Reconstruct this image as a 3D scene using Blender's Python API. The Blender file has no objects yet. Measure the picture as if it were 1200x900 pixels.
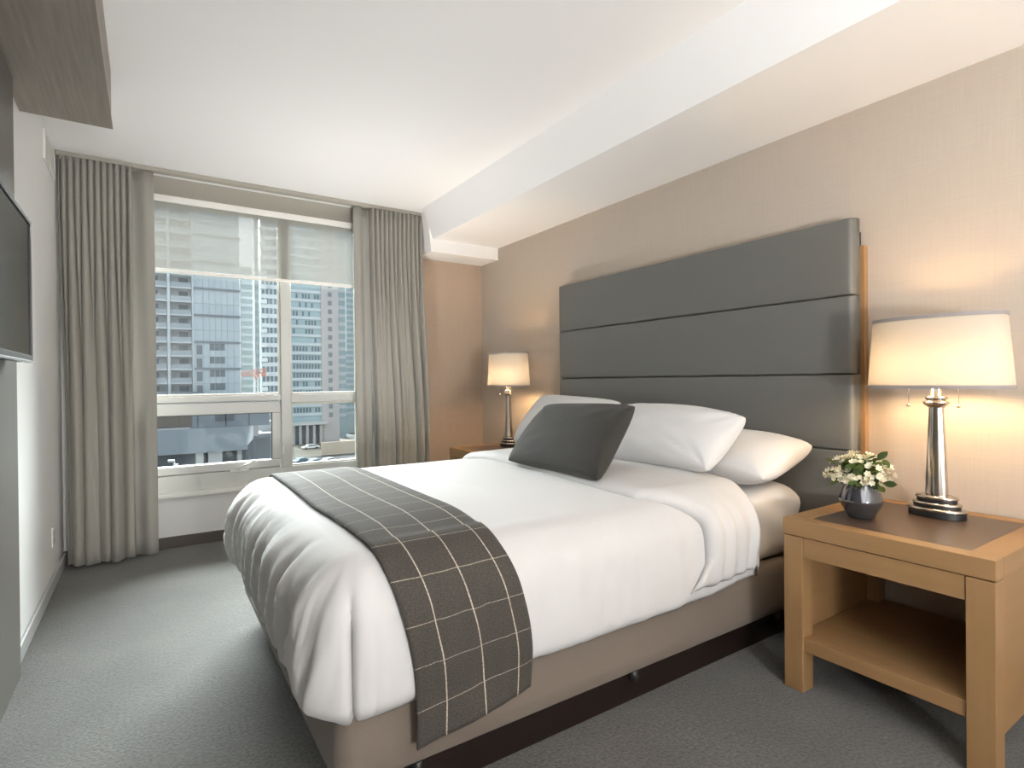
import bpy, bmesh, math, random
import numpy as np
from mathutils import Vector, Matrix

C = bpy.context.scene.collection
S = bpy.context.scene
rad = math.radians

# ------------------------------------------------------------------ camera
EYE = Vector((0.0, 0.0, 1.15)); FPX = 647.0
YAW, PIT, ROL = rad(33.42), rad(-0.29), rad(-0.53)
fw = Vector((math.sin(YAW)*math.cos(PIT), math.cos(YAW)*math.cos(PIT), math.sin(PIT)))
r0 = Vector((math.cos(YAW), -math.sin(YAW), 0)); u0 = r0.cross(fw)
rt = math.cos(ROL)*r0 + math.sin(ROL)*u0
up = -math.sin(ROL)*r0 + math.cos(ROL)*u0
cd = bpy.data.cameras.new('camera'); cam = bpy.data.objects.new('camera', cd); C.objects.link(cam)
cam.matrix_world = Matrix(((rt.x, up.x, -fw.x, EYE.x), (rt.y, up.y, -fw.y, EYE.y), (rt.z, up.z, -fw.z, EYE.z), (0, 0, 0, 1)))
cd.sensor_width = 36.0; cd.sensor_fit = 'HORIZONTAL'; cd.lens = FPX*36.0/1200.0
cd.clip_start = 0.02; cd.clip_end = 2000
S.camera = cam

# ------------------------------------------------------------------ world, sun, exposure
S.view_settings.view_transform = 'Standard'; S.view_settings.look = 'None'
S.view_settings.gamma = 1.0; S.view_settings.exposure = 0.0
S.view_settings.use_curve_mapping = False
W = bpy.data.worlds.new('sky'); S.world = W; W.use_nodes = True
wn = W.node_tree; wn.nodes.clear()
wo = wn.nodes.new('ShaderNodeOutputWorld'); wb = wn.nodes.new('ShaderNodeBackground')
tc = wn.nodes.new('ShaderNodeTexCoord'); sx = wn.nodes.new('ShaderNodeSeparateXYZ'); cr = wn.nodes.new('ShaderNodeValToRGB')
wn.links.new(tc.outputs['Generated'], sx.inputs[0]); wn.links.new(sx.outputs['Z'], cr.inputs['Fac'])
cr.color_ramp.elements[0].position = 0.0; cr.color_ramp.elements[0].color = (0.86, 0.90, 0.94, 1)
cr.color_ramp.elements[1].position = 0.7; cr.color_ramp.elements[1].color = (0.70, 0.80, 0.94, 1)
wn.links.new(cr.outputs['Color'], wb.inputs['Color']); wb.inputs['Strength'].default_value = 1.55
wn.links.new(wb.outputs[0], wo.inputs[0])
sl = bpy.data.lights.new('sun', 'SUN'); sun = bpy.data.objects.new('sun', sl); C.objects.link(sun)
sl.energy = 56.0; sl.angle = rad(50); sl.color = (0.97, 0.985, 1.0)
sd = Vector((-0.10, -0.79, -0.53)).normalized()          # direction the light travels: from beyond the window down into the room
sun.rotation_euler = sd.to_track_quat('-Z', 'Y').to_euler()
try:
    S.cycles.max_bounces = 10; S.cycles.diffuse_bounces = 6; S.cycles.glossy_bounces = 4
    S.cycles.transmission_bounces = 6; S.cycles.transparent_max_bounces = 10
    S.cycles.use_denoising = True; S.cycles.sample_clamp_indirect = 6.0
    S.cycles.caustics_reflective = False; S.cycles.caustics_refractive = False
except Exception: pass
UPLIGHT_FILL_W = 138.0
LAMP_W = 7.5

# ------------------------------------------------------------------ dimensions
XL, XW, YW, YB, H = -0.462, 2.668, 4.56, -2.2, 2.60

# ------------------------------------------------------------------ materials
def mat(name, col, rough=0.6, metal=0.0, spec=0.5, sheen=0.0, noise=None, bump=None, mix=None, coat=0.0, transl=0.0):
    """noise=(scale_xyz, strength, dark colour); bump=(scale_xyz, strength, distance)"""
    m = bpy.data.materials.new(name); m.use_nodes = True
    n = m.node_tree.nodes; l = m.node_tree.links
    b = n['Principled BSDF']
    b.inputs['Base Color'].default_value = (*col, 1); b.inputs['Roughness'].default_value = rough
    b.inputs['Metallic'].default_value = metal; b.inputs['Specular IOR Level'].default_value = spec
    if sheen: b.inputs['Sheen Weight'].default_value = sheen; b.inputs['Sheen Roughness'].default_value = 0.5
    if coat: b.inputs['Coat Weight'].default_value = coat; b.inputs['Coat Roughness'].default_value = 0.15
    if noise or bump:
        t = n.new('ShaderNodeTexCoord')
    if noise:
        sc, amt, c2 = noise
        mp = n.new('ShaderNodeMapping'); mp.inputs['Scale'].default_value = sc
        nz = n.new('ShaderNodeTexNoise'); nz.inputs['Scale'].default_value = 1.0; nz.inputs['Detail'].default_value = 5
        nz.inputs['Roughness'].default_value = 0.6
        l.new(t.outputs['Object'], mp.inputs[0]); l.new(mp.outputs[0], nz.inputs['Vector'])
        rp = n.new('ShaderNodeValToRGB'); rp.color_ramp.elements[0].position = 0.5-amt; rp.color_ramp.elements[1].position = 0.5+amt
        rp.color_ramp.elements[0].color = (*c2, 1); rp.color_ramp.elements[1].color = (*col, 1)
        l.new(nz.outputs['Fac'], rp.inputs[0]); l.new(rp.outputs[0], b.inputs['Base Color'])
    if bump:
        sc, st, di = bump
        mp = n.new('ShaderNodeMapping'); mp.inputs['Scale'].default_value = sc
        nz = n.new('ShaderNodeTexNoise'); nz.inputs['Scale'].default_value = 1.0; nz.inputs['Detail'].default_value = 3
        l.new(t.outputs['Object'], mp.inputs[0]); l.new(mp.outputs[0], nz.inputs['Vector'])
        bp = n.new('ShaderNodeBump'); bp.inputs['Strength'].default_value = st; bp.inputs['Distance'].default_value = di
        l.new(nz.outputs['Fac'], bp.inputs['Height']); l.new(bp.outputs[0], b.inputs['Normal'])
    if transl:
        tr = n.new('ShaderNodeBsdfTranslucent'); tr.inputs['Color'].default_value = (*col, 1)
        mx = n.new('ShaderNodeMixShader'); mx.inputs[0].default_value = transl
        l.new(b.outputs[0], mx.inputs[1]); l.new(tr.outputs[0], mx.inputs[2]); l.new(mx.outputs[0], n['Material Output'].inputs[0])
    return m

M = {}
M['ceiling'] = mat('ceiling_paint', (0.92, 0.92, 0.915), 0.9)
M['white'] = mat('white_paint', (0.80, 0.80, 0.79), 0.7, bump=((300, 300, 300), 0.08, 0.002))
M['white_satin'] = mat('white_satin', (0.78, 0.78, 0.74), 0.35)
M['vinyl'] = mat('window_vinyl', (0.60, 0.605, 0.58), 0.4)
M['bright_metal'] = mat('bright_aluminium', (0.9, 0.88, 0.84), 0.5)
M['dark_base'] = mat('dark_baseboard', (0.085, 0.072, 0.062), 0.5)
M['light_base'] = mat('grey_baseboard', (0.42, 0.43, 0.43), 0.5)
M['header'] = mat('header_taupe', (0.40, 0.38, 0.33), 0.85)
M['curtain'] = mat('curtain_fabric', (0.325, 0.31, 0.272), 0.9, sheen=0.2, bump=((350, 350, 350), 0.15, 0.002))
M['lining'] = mat('curtain_lining', (0.35, 0.34, 0.305), 0.9, sheen=0.1, transl=0.02)  # lit sheen of the flat curtain edges is put into this paler colour
M['leather'] = mat('grey_leather', (0.140, 0.141, 0.131), 0.42, spec=0.45, bump=((260, 260, 260), 0.12, 0.001))
M['maple'] = mat('maple_wood', (0.33, 0.195, 0.088), 0.42, noise=((26, 2.2, 26), 0.32, (0.27, 0.152, 0.064)))
M['maple_v'] = mat('maple_wood_upright', (0.33, 0.195, 0.088), 0.42, noise=((26, 26, 2.2), 0.32, (0.27, 0.152, 0.064)))
M['maple_x'] = mat('maple_wood_cross', (0.33, 0.195, 0.088), 0.42, noise=((2.2, 26, 26), 0.32, (0.27, 0.152, 0.064)))
M['inset'] = mat('brown_inset', (0.085, 0.055, 0.038), 0.32, spec=0.6)
M['linen'] = mat('white_linen', (0.57, 0.565, 0.56), 0.85, sheen=0.15, bump=((9, 9, 9), 0.12, 0.02))
M['pillow_linen'] = mat('pillow_cotton', (0.66, 0.66, 0.655), 0.85, sheen=0.15)
M['taupe'] = mat('taupe_upholstery', (0.18, 0.145, 0.115), 0.85, sheen=0.15, noise=((400, 400, 400), 0.3, (0.15, 0.12, 0.096)))
M['plinth'] = mat('dark_mahogany', (0.016, 0.008, 0.006), 0.4, noise=((2, 25, 60), 0.2, (0.008, 0.004, 0.003)))
M['velvet'] = mat('charcoal_velvet', (0.036, 0.034, 0.029), 0.9, sheen=0.10, noise=((5, 5, 14), 0.25, (0.027, 0.026, 0.022)), bump=((12, 12, 40), 0.2, 0.01))
M['chrome'] = mat('polished_nickel', (0.62, 0.57, 0.51), 0.16, 1.0)
M['black'] = mat('black_plastic', (0.012, 0.012, 0.012), 0.45)
M['tv_screen'] = mat('tv_glass', (0.018, 0.018, 0.019), 0.12, spec=0.25)
M['silver'] = mat('silver_edge', (0.6, 0.6, 0.6), 0.3, 1.0)
M['trim'] = mat('shade_trim', (0.30, 0.275, 0.265), 0.7)
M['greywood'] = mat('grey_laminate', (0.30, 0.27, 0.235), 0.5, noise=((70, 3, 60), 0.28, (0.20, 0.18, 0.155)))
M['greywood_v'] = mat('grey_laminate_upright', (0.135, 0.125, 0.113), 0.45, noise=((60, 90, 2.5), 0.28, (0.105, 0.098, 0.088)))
M['leaf'] = mat('leaf_green', (0.10, 0.15, 0.035), 0.5, transl=0.2)
M['leaf2'] = mat('leaf_dark', (0.045, 0.075, 0.02), 0.5)
M['petal'] = mat('petal_cream', (0.86, 0.83, 0.66), 0.6, transl=0.25)
M['vase'] = mat('smoked_mercury', (0.17, 0.175, 0.19), 0.12, 0.85)
M['bulb'] = mat('bulb_glass', (0.9, 0.9, 0.85), 0.4)

def carpet_mat():
    m = bpy.data.materials.new('carpet'); m.use_nodes = True; n = m.node_tree.nodes; l = m.node_tree.links; b = n['Principled BSDF']
    t = n.new('ShaderNodeTexCoord')
    a = n.new('ShaderNodeTexNoise'); a.inputs['Scale'].default_value = 95; a.inputs['Detail'].default_value = 6; a.inputs['Roughness'].default_value = 0.75
    c = n.new('ShaderNodeTexNoise'); c.inputs['Scale'].default_value = 3.2; c.inputs['Detail'].default_value = 4
    l.new(t.outputs['Object'], a.inputs['Vector']); l.new(t.outputs['Object'], c.inputs['Vector'])
    r = n.new('ShaderNodeValToRGB'); r.color_ramp.elements[0].position = 0.36; r.color_ramp.elements[1].position = 0.66
    r.color_ramp.elements[0].color = (0.020, 0.020, 0.017, 1); r.color_ramp.elements[1].color = (0.125, 0.124, 0.109, 1)
    l.new(a.outputs['Fac'], r.inputs[0])
    r2 = n.new('ShaderNodeValToRGB'); r2.color_ramp.elements[0].position = 0.35; r2.color_ramp.elements[1].position = 0.65
    r2.color_ramp.elements[0].color = (0.78, 0.78, 0.78, 1); r2.color_ramp.elements[1].color = (1.1, 1.1, 1.08, 1)
    l.new(c.outputs['Fac'], r2.inputs[0])
    mx = n.new('ShaderNodeMix'); mx.data_type = 'RGBA'; mx.blend_type = 'MULTIPLY'; mx.inputs[0].default_value = 1
    l.new(r.outputs[0], mx.inputs[6]); l.new(r2.outputs[0], mx.inputs[7]); l.new(mx.outputs[2], b.inputs['Base Color'])
    b.inputs['Roughness'].default_value = 0.95; b.inputs['Sheen Weight'].default_value = 0.3
    bp = n.new('ShaderNodeBump'); bp.inputs['Strength'].default_value = 0.7; bp.inputs['Distance'].default_value = 0.01
    l.new(a.outputs['Fac'], bp.inputs['Height']); l.new(bp.outputs[0], b.inputs['Normal'])
    return m
M['carpet'] = carpet_mat()

def wallpaper(name, col, col2):
    """woven paper: fine horizontal and vertical threads"""
    m = bpy.data.materials.new(name); m.use_nodes = True; n = m.node_tree.nodes; l = m.node_tree.links; b = n['Principled BSDF']
    t = n.new('ShaderNodeTexCoord')
    out = []
    for sc in ((7, 7, 260), (210, 210, 6)):
        mp = n.new('ShaderNodeMapping'); mp.inputs['Scale'].default_value = sc
        nz = n.new('ShaderNodeTexNoise'); nz.inputs['Scale'].default_value = 1; nz.inputs['Detail'].default_value = 3
        l.new(t.outputs['Object'], mp.inputs[0]); l.new(mp.outputs[0], nz.inputs['Vector']); out.append(nz.outputs['Fac'])
    ad = n.new('ShaderNodeMath'); ad.operation = 'ADD'; l.new(out[0], ad.inputs[0]); l.new(out[1], ad.inputs[1])
    r = n.new('ShaderNodeValToRGB'); r.color_ramp.elements[0].position = 0.0; r.color_ramp.elements[1].position = 1.0
    mr = n.new('ShaderNodeMapRange'); mr.inputs['From Min'].default_value = 0.72; mr.inputs['From Max'].default_value = 1.28
    l.new(ad.outputs[0], mr.inputs['Value']); l.new(mr.outputs[0], r.inputs[0])
    r.color_ramp.elements[0].color = (*col2, 1); r.color_ramp.elements[1].color = (*col, 1)
    l.new(r.outputs[0], b.inputs['Base Color']); b.inputs['Roughness'].default_value = 0.75
    bp = n.new('ShaderNodeBump'); bp.inputs['Strength'].default_value = 0.12; bp.inputs['Distance'].default_value = 0.003
    l.new(mr.outputs[0], bp.inputs['Height']); l.new(bp.outputs[0], b.inputs['Normal'])
    return m
M['wallpaper'] = wallpaper('woven_wallpaper', (0.525, 0.458, 0.388), (0.49, 0.425, 0.358))
M['wallpaper2'] = wallpaper('woven_wallpaper_beige', (0.50, 0.39, 0.30), (0.46, 0.355, 0.27))

def glass_mat():
    m = bpy.data.materials.new('window_glass'); m.use_nodes = True; n = m.node_tree.nodes; l = m.node_tree.links
    n.remove(n['Principled BSDF'])
    tr = n.new('ShaderNodeBsdfTransparent'); tr.inputs['Color'].default_value = (0.93, 0.96, 0.95, 1)
    gl = n.new('ShaderNodeBsdfGlossy'); gl.inputs['Roughness'].default_value = 0.02
    lw = n.new('ShaderNodeFresnel'); lw.inputs['IOR'].default_value = 1.35
    mx = n.new('ShaderNodeMixShader'); l.new(lw.outputs[0], mx.inputs[0]); l.new(tr.outputs[0], mx.inputs[1]); l.new(gl.outputs[0], mx.inputs[2])
    l.new(mx.outputs[0], n['Material Output'].inputs[0]); return m
M['glass'] = glass_mat()

def screen_mat():
    m = bpy.data.materials.new('solar_screen'); m.use_nodes = True; n = m.node_tree.nodes; l = m.node_tree.links
    n.remove(n['Principled BSDF'])
    tr = n.new('ShaderNodeBsdfTransparent'); tr.inputs['Color'].default_value = (0.95, 0.95, 0.93, 1)
    df = n.new('ShaderNodeBsdfDiffuse'); df.inputs['Color'].default_value = (0.50, 0.49, 0.45, 1)
    tl = n.new('ShaderNodeBsdfTranslucent'); tl.inputs['Color'].default_value = (0.10, 0.098, 0.09, 1)
    m1 = n.new('ShaderNodeMixShader'); m1.inputs[0].default_value = 0.42
    l.new(df.outputs[0], m1.inputs[1]); l.new(tl.outputs[0], m1.inputs[2])
    m2 = n.new('ShaderNodeMixShader'); m2.inputs[0].default_value = 0.32
    l.new(m1.outputs[0], m2.inputs[1]); l.new(tr.outputs[0], m2.inputs[2]); l.new(m2.outputs[0], n['Material Output'].inputs[0]); return m
M['screen'] = screen_mat()

def shade_mat():
    m = bpy.data.materials.new('lamp_shade_linen'); m.use_nodes = True; n = m.node_tree.nodes; l = m.node_tree.links
    n.remove(n['Principled BSDF'])
    df = n.new('ShaderNodeBsdfDiffuse'); df.inputs['Color'].default_value = (0.44, 0.415, 0.37, 1)
    tl = n.new('ShaderNodeBsdfTranslucent'); tl.inputs['Color'].default_value = (0.86, 0.80, 0.70, 1)
    m1 = n.new('ShaderNodeMixShader'); m1.inputs[0].default_value = 0.062
    l.new(df.outputs[0], m1.inputs[1]); l.new(tl.outputs[0], m1.inputs[2]); l.new(m1.outputs[0], n['Material Output'].inputs[0]); return m
M['shade'] = shade_mat()

def throw_mat():
    """heathered wool with a cream windowpane check laid out in metres on the cloth's own UVs"""
    m = bpy.data.materials.new('windowpane_wool'); m.use_nodes = True; n = m.node_tree.nodes; l = m.node_tree.links; b = n['Principled BSDF']
    uv = n.new('ShaderNodeUVMap'); uv.uv_map = 'UVMap'
    sp = n.new('ShaderNodeSeparateXYZ'); l.new(uv.outputs[0], sp.inputs[0])
    nz = n.new('ShaderNodeTexNoise'); nz.inputs['Scale'].default_value = 220; nz.inputs['Detail'].default_value = 4; l.new(uv.outputs[0], nz.inputs['Vector'])
    def line(sock, period, off, w):
        a = n.new('ShaderNodeMath'); a.operation = 'ADD'; a.inputs[1].default_value = off; l.new(sock, a.inputs[0])
        f = n.new('ShaderNodeMath'); f.operation = 'PINGPONG'; f.inputs[1].default_value = period/2; l.new(a.outputs[0], f.inputs[0])
        c = n.new('ShaderNodeMath'); c.operation = 'LESS_THAN'; c.inputs[1].default_value = w; l.new(f.outputs[0], c.inputs[0]); return c.outputs[0]
    a1 = line(sp.outputs['X'], 0.112, 0.030, 0.0019); a2 = line(sp.outputs['Y'], 0.112, 0.02, 0.0012)
    s2 = n.new('ShaderNodeMath'); s2.operation = 'MULTIPLY'; s2.inputs[1].default_value = 0.6; l.new(a2, s2.inputs[0])
    mxm = n.new('ShaderNodeMath'); mxm.operation = 'MAXIMUM'; l.new(a1, mxm.inputs[0]); l.new(s2.outputs[0], mxm.inputs[1])
    nm = n.new('ShaderNodeMath'); nm.operation = 'MULTIPLY'; l.new(mxm.outputs[0], nm.inputs[0])
    mr = n.new('ShaderNodeMapRange'); mr.inputs['From Min'].default_value = 0.3; mr.inputs['From Max'].default_value = 0.6; mr.inputs['To Min'].default_value = 0.35
    l.new(nz.outputs['Fac'], mr.inputs['Value']); l.new(mr.outputs[0], nm.inputs[1])
    r = n.new('ShaderNodeValToRGB'); r.color_ramp.elements[0].position = 0.3; r.color_ramp.elements[1].position = 0.7
    r.color_ramp.elements[0].color = (0.034, 0.030, 0.025, 1); r.color_ramp.elements[1].color = (0.072, 0.064, 0.054, 1)
    l.new(nz.outputs['Fac'], r.inputs[0])
    mx = n.new('ShaderNodeMix'); mx.data_type = 'RGBA'; l.new(nm.outputs[0], mx.inputs[0]); l.new(r.outputs[0], mx.inputs[6]); mx.inputs[7].default_value = (0.50, 0.44, 0.35, 1)
    l.new(mx.outputs[2], b.inputs['Base Color']); b.inputs['Roughness'].default_value = 0.9; b.inputs['Sheen Weight'].default_value = 0.05
    b.inputs['Sheen Roughness'].default_value = 0.4
    bp = n.new('ShaderNodeBump'); bp.inputs['Strength'].default_value = 0.25; bp.inputs['Distance'].default_value = 0.002
    l.new(nz.outputs['Fac'], bp.inputs['Height']); l.new(bp.outputs[0], b.inputs['Normal'])
    return m
M['throw'] = throw_mat()

# ------------------------------------------------------------------ mesh helpers (all shapes given in room coordinates)
ORG = {}
class MB:
    def __init__(s): s.v = []; s.f = []; s.uv = None
    def box(s, x0, x1, y0, y1, z0, z1):
        b = len(s.v)
        s.v += [(x0, y0, z0), (x1, y0, z0), (x1, y1, z0), (x0, y1, z0), (x0, y0, z1), (x1, y0, z1), (x1, y1, z1), (x0, y1, z1)]
        s.f += [[b+i for i in q] for q in ((0, 3, 2, 1), (4, 5, 6, 7), (0, 1, 5, 4), (1, 2, 6, 5), (2, 3, 7, 6), (3, 0, 4, 7))]; return s
    def prism(s, poly, axis, a, b_):
        """poly: list of 2-D points; axis: extrusion axis 0,1,2"""
        n = len(poly); b = len(s.v)
        for k in (a, b_):
            for p in poly:
                q = list(p); q.insert(axis, k); s.v.append(tuple(q))
        s.f += [[b+i, b+(i+1) % n, b+n+(i+1) % n, b+n+i] for i in range(n)]
        s.f += [[b+i for i in range(n)][::-1], [b+n+i for i in range(n)]]; return s
    def grid(s, P, close=False):
        """P[i][j] points"""
        b = len(s.v); ni, nj = len(P), len(P[0])
        for r in P: s.v += [tuple(p) for p in r]
        for i in range(ni-1):
            for j in range(nj-1 if not close else nj):
                j2 = (j+1) % nj
                s.f.append([b+i*nj+j, b+i*nj+j2, b+(i+1)*nj+j2, b+(i+1)*nj+j])
        return s
    def lathe(s, c, prof, n=24, sx=1.0, sy=1.0, cap=True):
        """prof: (r, z) list bottom to top; elliptical with sx, sy"""
        P = [[(c[0]+r*sx*math.cos(2*math.pi*k/n), c[1]+r*sy*math.sin(2*math.pi*k/n), c[2]+z) for k in range(n)] for r, z in prof]
        b = len(s.v); s.grid(P, True)
        if cap:
            s.f.append([b+k for k in range(n)][::-1]); s.f.append([b+(len(prof)-1)*n+k for k in range(n)])
        return s
    def tube(s, pts, r, n=8):
        P = []
        for i, p in enumerate(pts):
            p = Vector(p); d = (Vector(pts[min(i+1, len(pts)-1)])-Vector(pts[max(i-1, 0)])).normalized()
            a = d.cross(Vector((0, 0, 1)));
            if a.length < 1e-3: a = Vector((1, 0, 0))
            a.normalize(); c = d.cross(a); rr = r[i] if isinstance(r, (list, tuple)) else r
            P.append([p+a*rr*math.cos(2*math.pi*k/n)+c*rr*math.sin(2*math.pi*k/n) for k in range(n)])
        b = len(s.v); s.grid(P, True); s.f.append([b+k for k in range(n)][::-1]); s.f.append([b+(len(P)-1)*n+k for k in range(n)]); return s

def obj(name, mb, material, parent=None, bevel=0, smooth=False, seg=2, solid=0):
    o0 = ORG.get(parent.name, Vector()) if parent else Vector()
    me = bpy.data.meshes.new(name); me.from_pydata([tuple(Vector(v)-o0) for v in mb.v], [], mb.f); me.update()
    bm = bmesh.new(); bm.from_mesh(me); bmesh.ops.recalc_face_normals(bm, faces=bm.faces); bm.to_mesh(me); bm.free()
    if mb.uv:
        ul = me.uv_layers.new(name='UVMap')
        for lp in me.loops: ul.data[lp.index].uv = mb.uv[lp.vertex_index]
    me.materials.append(material)
    o = bpy.data.objects.new(name, me); C.objects.link(o)
    if parent: o.parent = parent; ORG[o.name] = o0.copy()
    if smooth:
        for p in me.polygons: p.use_smooth = True
    if solid:
        m = o.modifiers.new('solid', 'SOLIDIFY'); m.thickness = solid; m.offset = 0
    if bevel:
        m = o.modifiers.new('bevel', 'BEVEL'); m.width = bevel; m.segments = seg; m.limit_method = 'ANGLE'; m.angle_limit = rad(40)
        for p in me.polygons: p.use_smooth = True
        w = o.modifiers.new('wn', 'WEIGHTED_NORMAL'); w.keep_sharp = True
    return o

def thing(name, label, cat, loc=(0, 0, 0), group=None):
    o = bpy.data.objects.new(name, None); C.objects.link(o); o.location = loc; o.empty_display_size = 0.1
    o['label'] = label; o['category'] = cat
    if group: o['group'] = group
    ORG[o.name] = Vector(loc); return o
def tag(o, label, cat, group=None):
    o['label'] = label; o['category'] = cat
    if group: o['group'] = group
    return o
def struct(name, mb, m, parent=None, **k):
    o = obj(name, mb, m, parent, **k)
    if not parent: o['kind'] = 'structure'
    return o
def copy_tree(o, parent=None, skip=()):
    c = o.copy(); C.objects.link(c); c.parent = parent
    for ch in list(o.children):
        if ch.name in skip: continue
        copy_tree(ch, c)
    return c

# numpy value noise
_rs = np.random.RandomState(7); _tab = _rs.rand(256, 256)
def vn(x, y):
    x = np.asarray(x, float); y = np.asarray(y, float)
    xi = np.floor(x).astype(int); yi = np.floor(y).astype(int); fx = x-xi; fy = y-yi
    fx = fx*fx*(3-2*fx); fy = fy*fy*(3-2*fy)
    g = lambda a, b: _tab[a % 256, b % 256]
    return (g(xi, yi)*(1-fx)+g(xi+1, yi)*fx)*(1-fy)+(g(xi, yi+1)*(1-fx)+g(xi+1, yi+1)*fx)*fy-0.5
def sst(a, b, x):
    t = min(1, max(0, (x-a)/(b-a))); return t*t*(3-2*t)

# ================================================================== THE ROOM
o = struct('floor', MB().box(XL-0.1, XW+0.1, YB-0.1, YW+0.12, -0.12, 0), M['carpet'])
struct('ceiling', MB().box(XL-0.1, XW+0.1, YB-0.1, YW+0.12, H, H+0.12), M['ceiling'])
struct('wall_right', MB().box(XW, XW+0.12, YB, YW+0.12, 0, H), M['wallpaper'])
struct('wall_left', MB().box(XL-0.12, XL, YB, YW+0.12, 0, H), M['white'])
struct('wall_back', MB().box(XL, XW, YB-0.1, YB, 0, H), M['white'])
# window wall: four pieces around the opening
WX0, WX1, WZ0, WZ1 = -0.16, 1.56, 0.365, 2.475
WT = 0.20
wf = MB().box(XL, XW, YW, YW+WT, 0, WZ0).box(XL, WX0, YW, YW+WT, WZ0, WZ1).box(WX1, 1.985, YW, YW+WT, WZ0, WZ1)
struct('wall_front', wf, M['white'])
struct('trim_1', MB().box(XL, 1.985, YW, YW+WT, WZ1, H), M['header'])
struct('wall_front_beige', MB().box(1.985, XW, YW-0.004, YW+WT, WZ0, H), M['wallpaper2'])
# soffit over the bed and the lower box at its end
struct('trim_2', MB().prism([(1.93, H), (2.02, 2.355), (XW, 2.355), (XW, H)], 1, YB, 4.255), M['ceiling'])
struct('trim_3', MB().prism([(1.97, H), (2.005, 2.25), (XW, 2.25), (XW, H)], 1, 4.255, YW), M['ceiling'])
struct('baseboard_front', MB().box(XL, XW, YW-0.012, YW, 0, 0.079), M['dark_base'])
struct('baseboard_left', MB().box(XL, XL+0.014, 2.85, YW, 0, 0.075), M['light_base'], bevel=0.004)
struct('baseboard_right', MB().box(XW-0.012, XW, YB, YW, 0, 0.079), M['dark_base'])

# ------------------------------------------------------------------ window
YG = YW+0.065                                              # glass plane
win = thing('window_1', 'white vinyl window with a low awning sash', 'window'); del win['category']; del win['label']; win['kind'] = 'structure'
yf0, yf1 = YW+0.02, YW+0.11
fr = MB()
fr.box(WX0, WX0+0.05, yf0, yf1, WZ0, WZ1).box(1.47, WX1, yf0, yf1, WZ0, WZ1)
fr.box(WX0, WX1, yf0, yf1, WZ1-0.05, WZ1).box(WX0, WX1, yf0, yf1, WZ0, 0.50)
obj('window_frame', fr, M['vinyl'], win, bevel=0.004)
obj('mullion', MB().box(0.868, 0.938, yf0-0.006, yf1, 0.50, WZ1-0.05), M['vinyl'], win, bevel=0.004)
obj('transom', MB().box(WX0+0.05, 0.868, yf0, yf1, 1.017, 1.062), M['vinyl'], win, bevel=0.006)
obj('transom', MB().box(0.938, 1.47, yf0, yf1, 0.997, 1.064), M['vinyl'], win, bevel=0.006)
bd = MB()                                                   # glazing beads
def bead(x0, x1, z0, z1, w=0.014):
    y0, y1 = YG-0.024, YG-0.004
    bd.box(x0, x0+w, y0, y1, z0, z1).box(x1-w, x1, y0, y1, z0, z1).box(x0+w, x1-w, y0, y1, z0, z0+w).box(x0+w, x1-w, y0, y1, z1-w, z1)
bead(WX0+0.05, 0.868, 1.062, WZ1-0.05); bead(0.938, 1.47, 1.064, WZ1-0.05); bead(0.938, 1.47, 0.50, 0.997)
obj('glazing_bead', bd, mat('bead_cream', (0.66, 0.64, 0.56), 0.4), win, bevel=0.003)
sash = obj('awning_sash', MB().box(WX0+0.055, 0.862, yf0+0.006, yf1-0.01, 0.925, 1.012).box(WX0+0.055, 0.862, yf0+0.006, yf1-0.01, 0.505, 0.562)
           .box(WX0+0.055, WX0+0.115, yf0+0.006, yf1-0.01, 0.562, 0.925).box(0.802, 0.862, yf0+0.006, yf1-0.01, 0.562, 0.925), M['vinyl'], win, bevel=0.006)
g = MB(); x0, x1, z0, z1 = WX0+0.113, 0.804, 0.560, 0.927; w = 0.007
g.box(x0, x0+w, YG-0.02, YG-0.003, z0, z1).box(x1-w, x1, YG-0.02, YG-0.003, z0, z1).box(x0, x1, YG-0.02, YG-0.003, z0, z0+w).box(x0, x1, YG-0.02, YG-0.003, z1-w, z1)
obj('gasket', g, M['black'], sash)
ck = MB().box(0.50, 0.63, yf0-0.022, yf0+0.004, 0.492, 0.510).tube([(0.555, yf0-0.02, 0.508), (0.60, yf0-0.045, 0.540), (0.645, yf0-0.048, 0.556)], 0.007).tube([(0.64, yf0-0.048, 0.55), (0.665, yf0-0.05, 0.575)], 0.009)
obj('crank_handle', ck, M['white_satin'], win, bevel=0.003)
lk = MB().box(0.868, 0.884, yf0-0.014, yf0+0.006, 0.60, 0.66)
obj('sash_lock', lk, M['white_satin'], win, bevel=0.003)
for (x0, x1, z0, z1) in ((WX0+0.05, 0.868, 1.06, WZ1-0.05), (0.938, 1.47, 1.062, WZ1-0.05), (0.938, 1.47, 0.50, 0.999), (WX0+0.11, 0.806, 0.557, 0.93)):
    obj('pane', MB().box(x0, x1, YG, YG+0.004, z0, z1), M['glass'], win)
obj('window_sill', MB().box(WX0-0.02, WX1+0.02, YW-0.035, yf0+0.002, 0.352, 0.386), M['white_satin'], win, bevel=0.005)

# ------------------------------------------------------------------ roller blind
bl = thing('roller_blind', 'sheer grey roller blind pulled a third of the way down the window', 'blind', (0.70, YW-0.02, 1.93))
obj('fascia', MB().box(-0.10, 1.52, YW-0.03, YW+0.012, 2.424, 2.468), M['bright_metal'], bl, bevel=0.004)  # white colour stands in for daylight reflected at the gap
sc = MB(); sc.grid([[(-0.08, YW-0.012, z), (1.50, YW-0.012, z)] for z in (1.955, 2.2, 2.43)])
obj('screen_fabric', sc, M['screen'], bl)
obj('hem_bar', MB().box(-0.08, 1.50, YW-0.022, YW-0.002, 1.932, 1.958), M['bright_metal'], bl, bevel=0.005)

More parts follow.
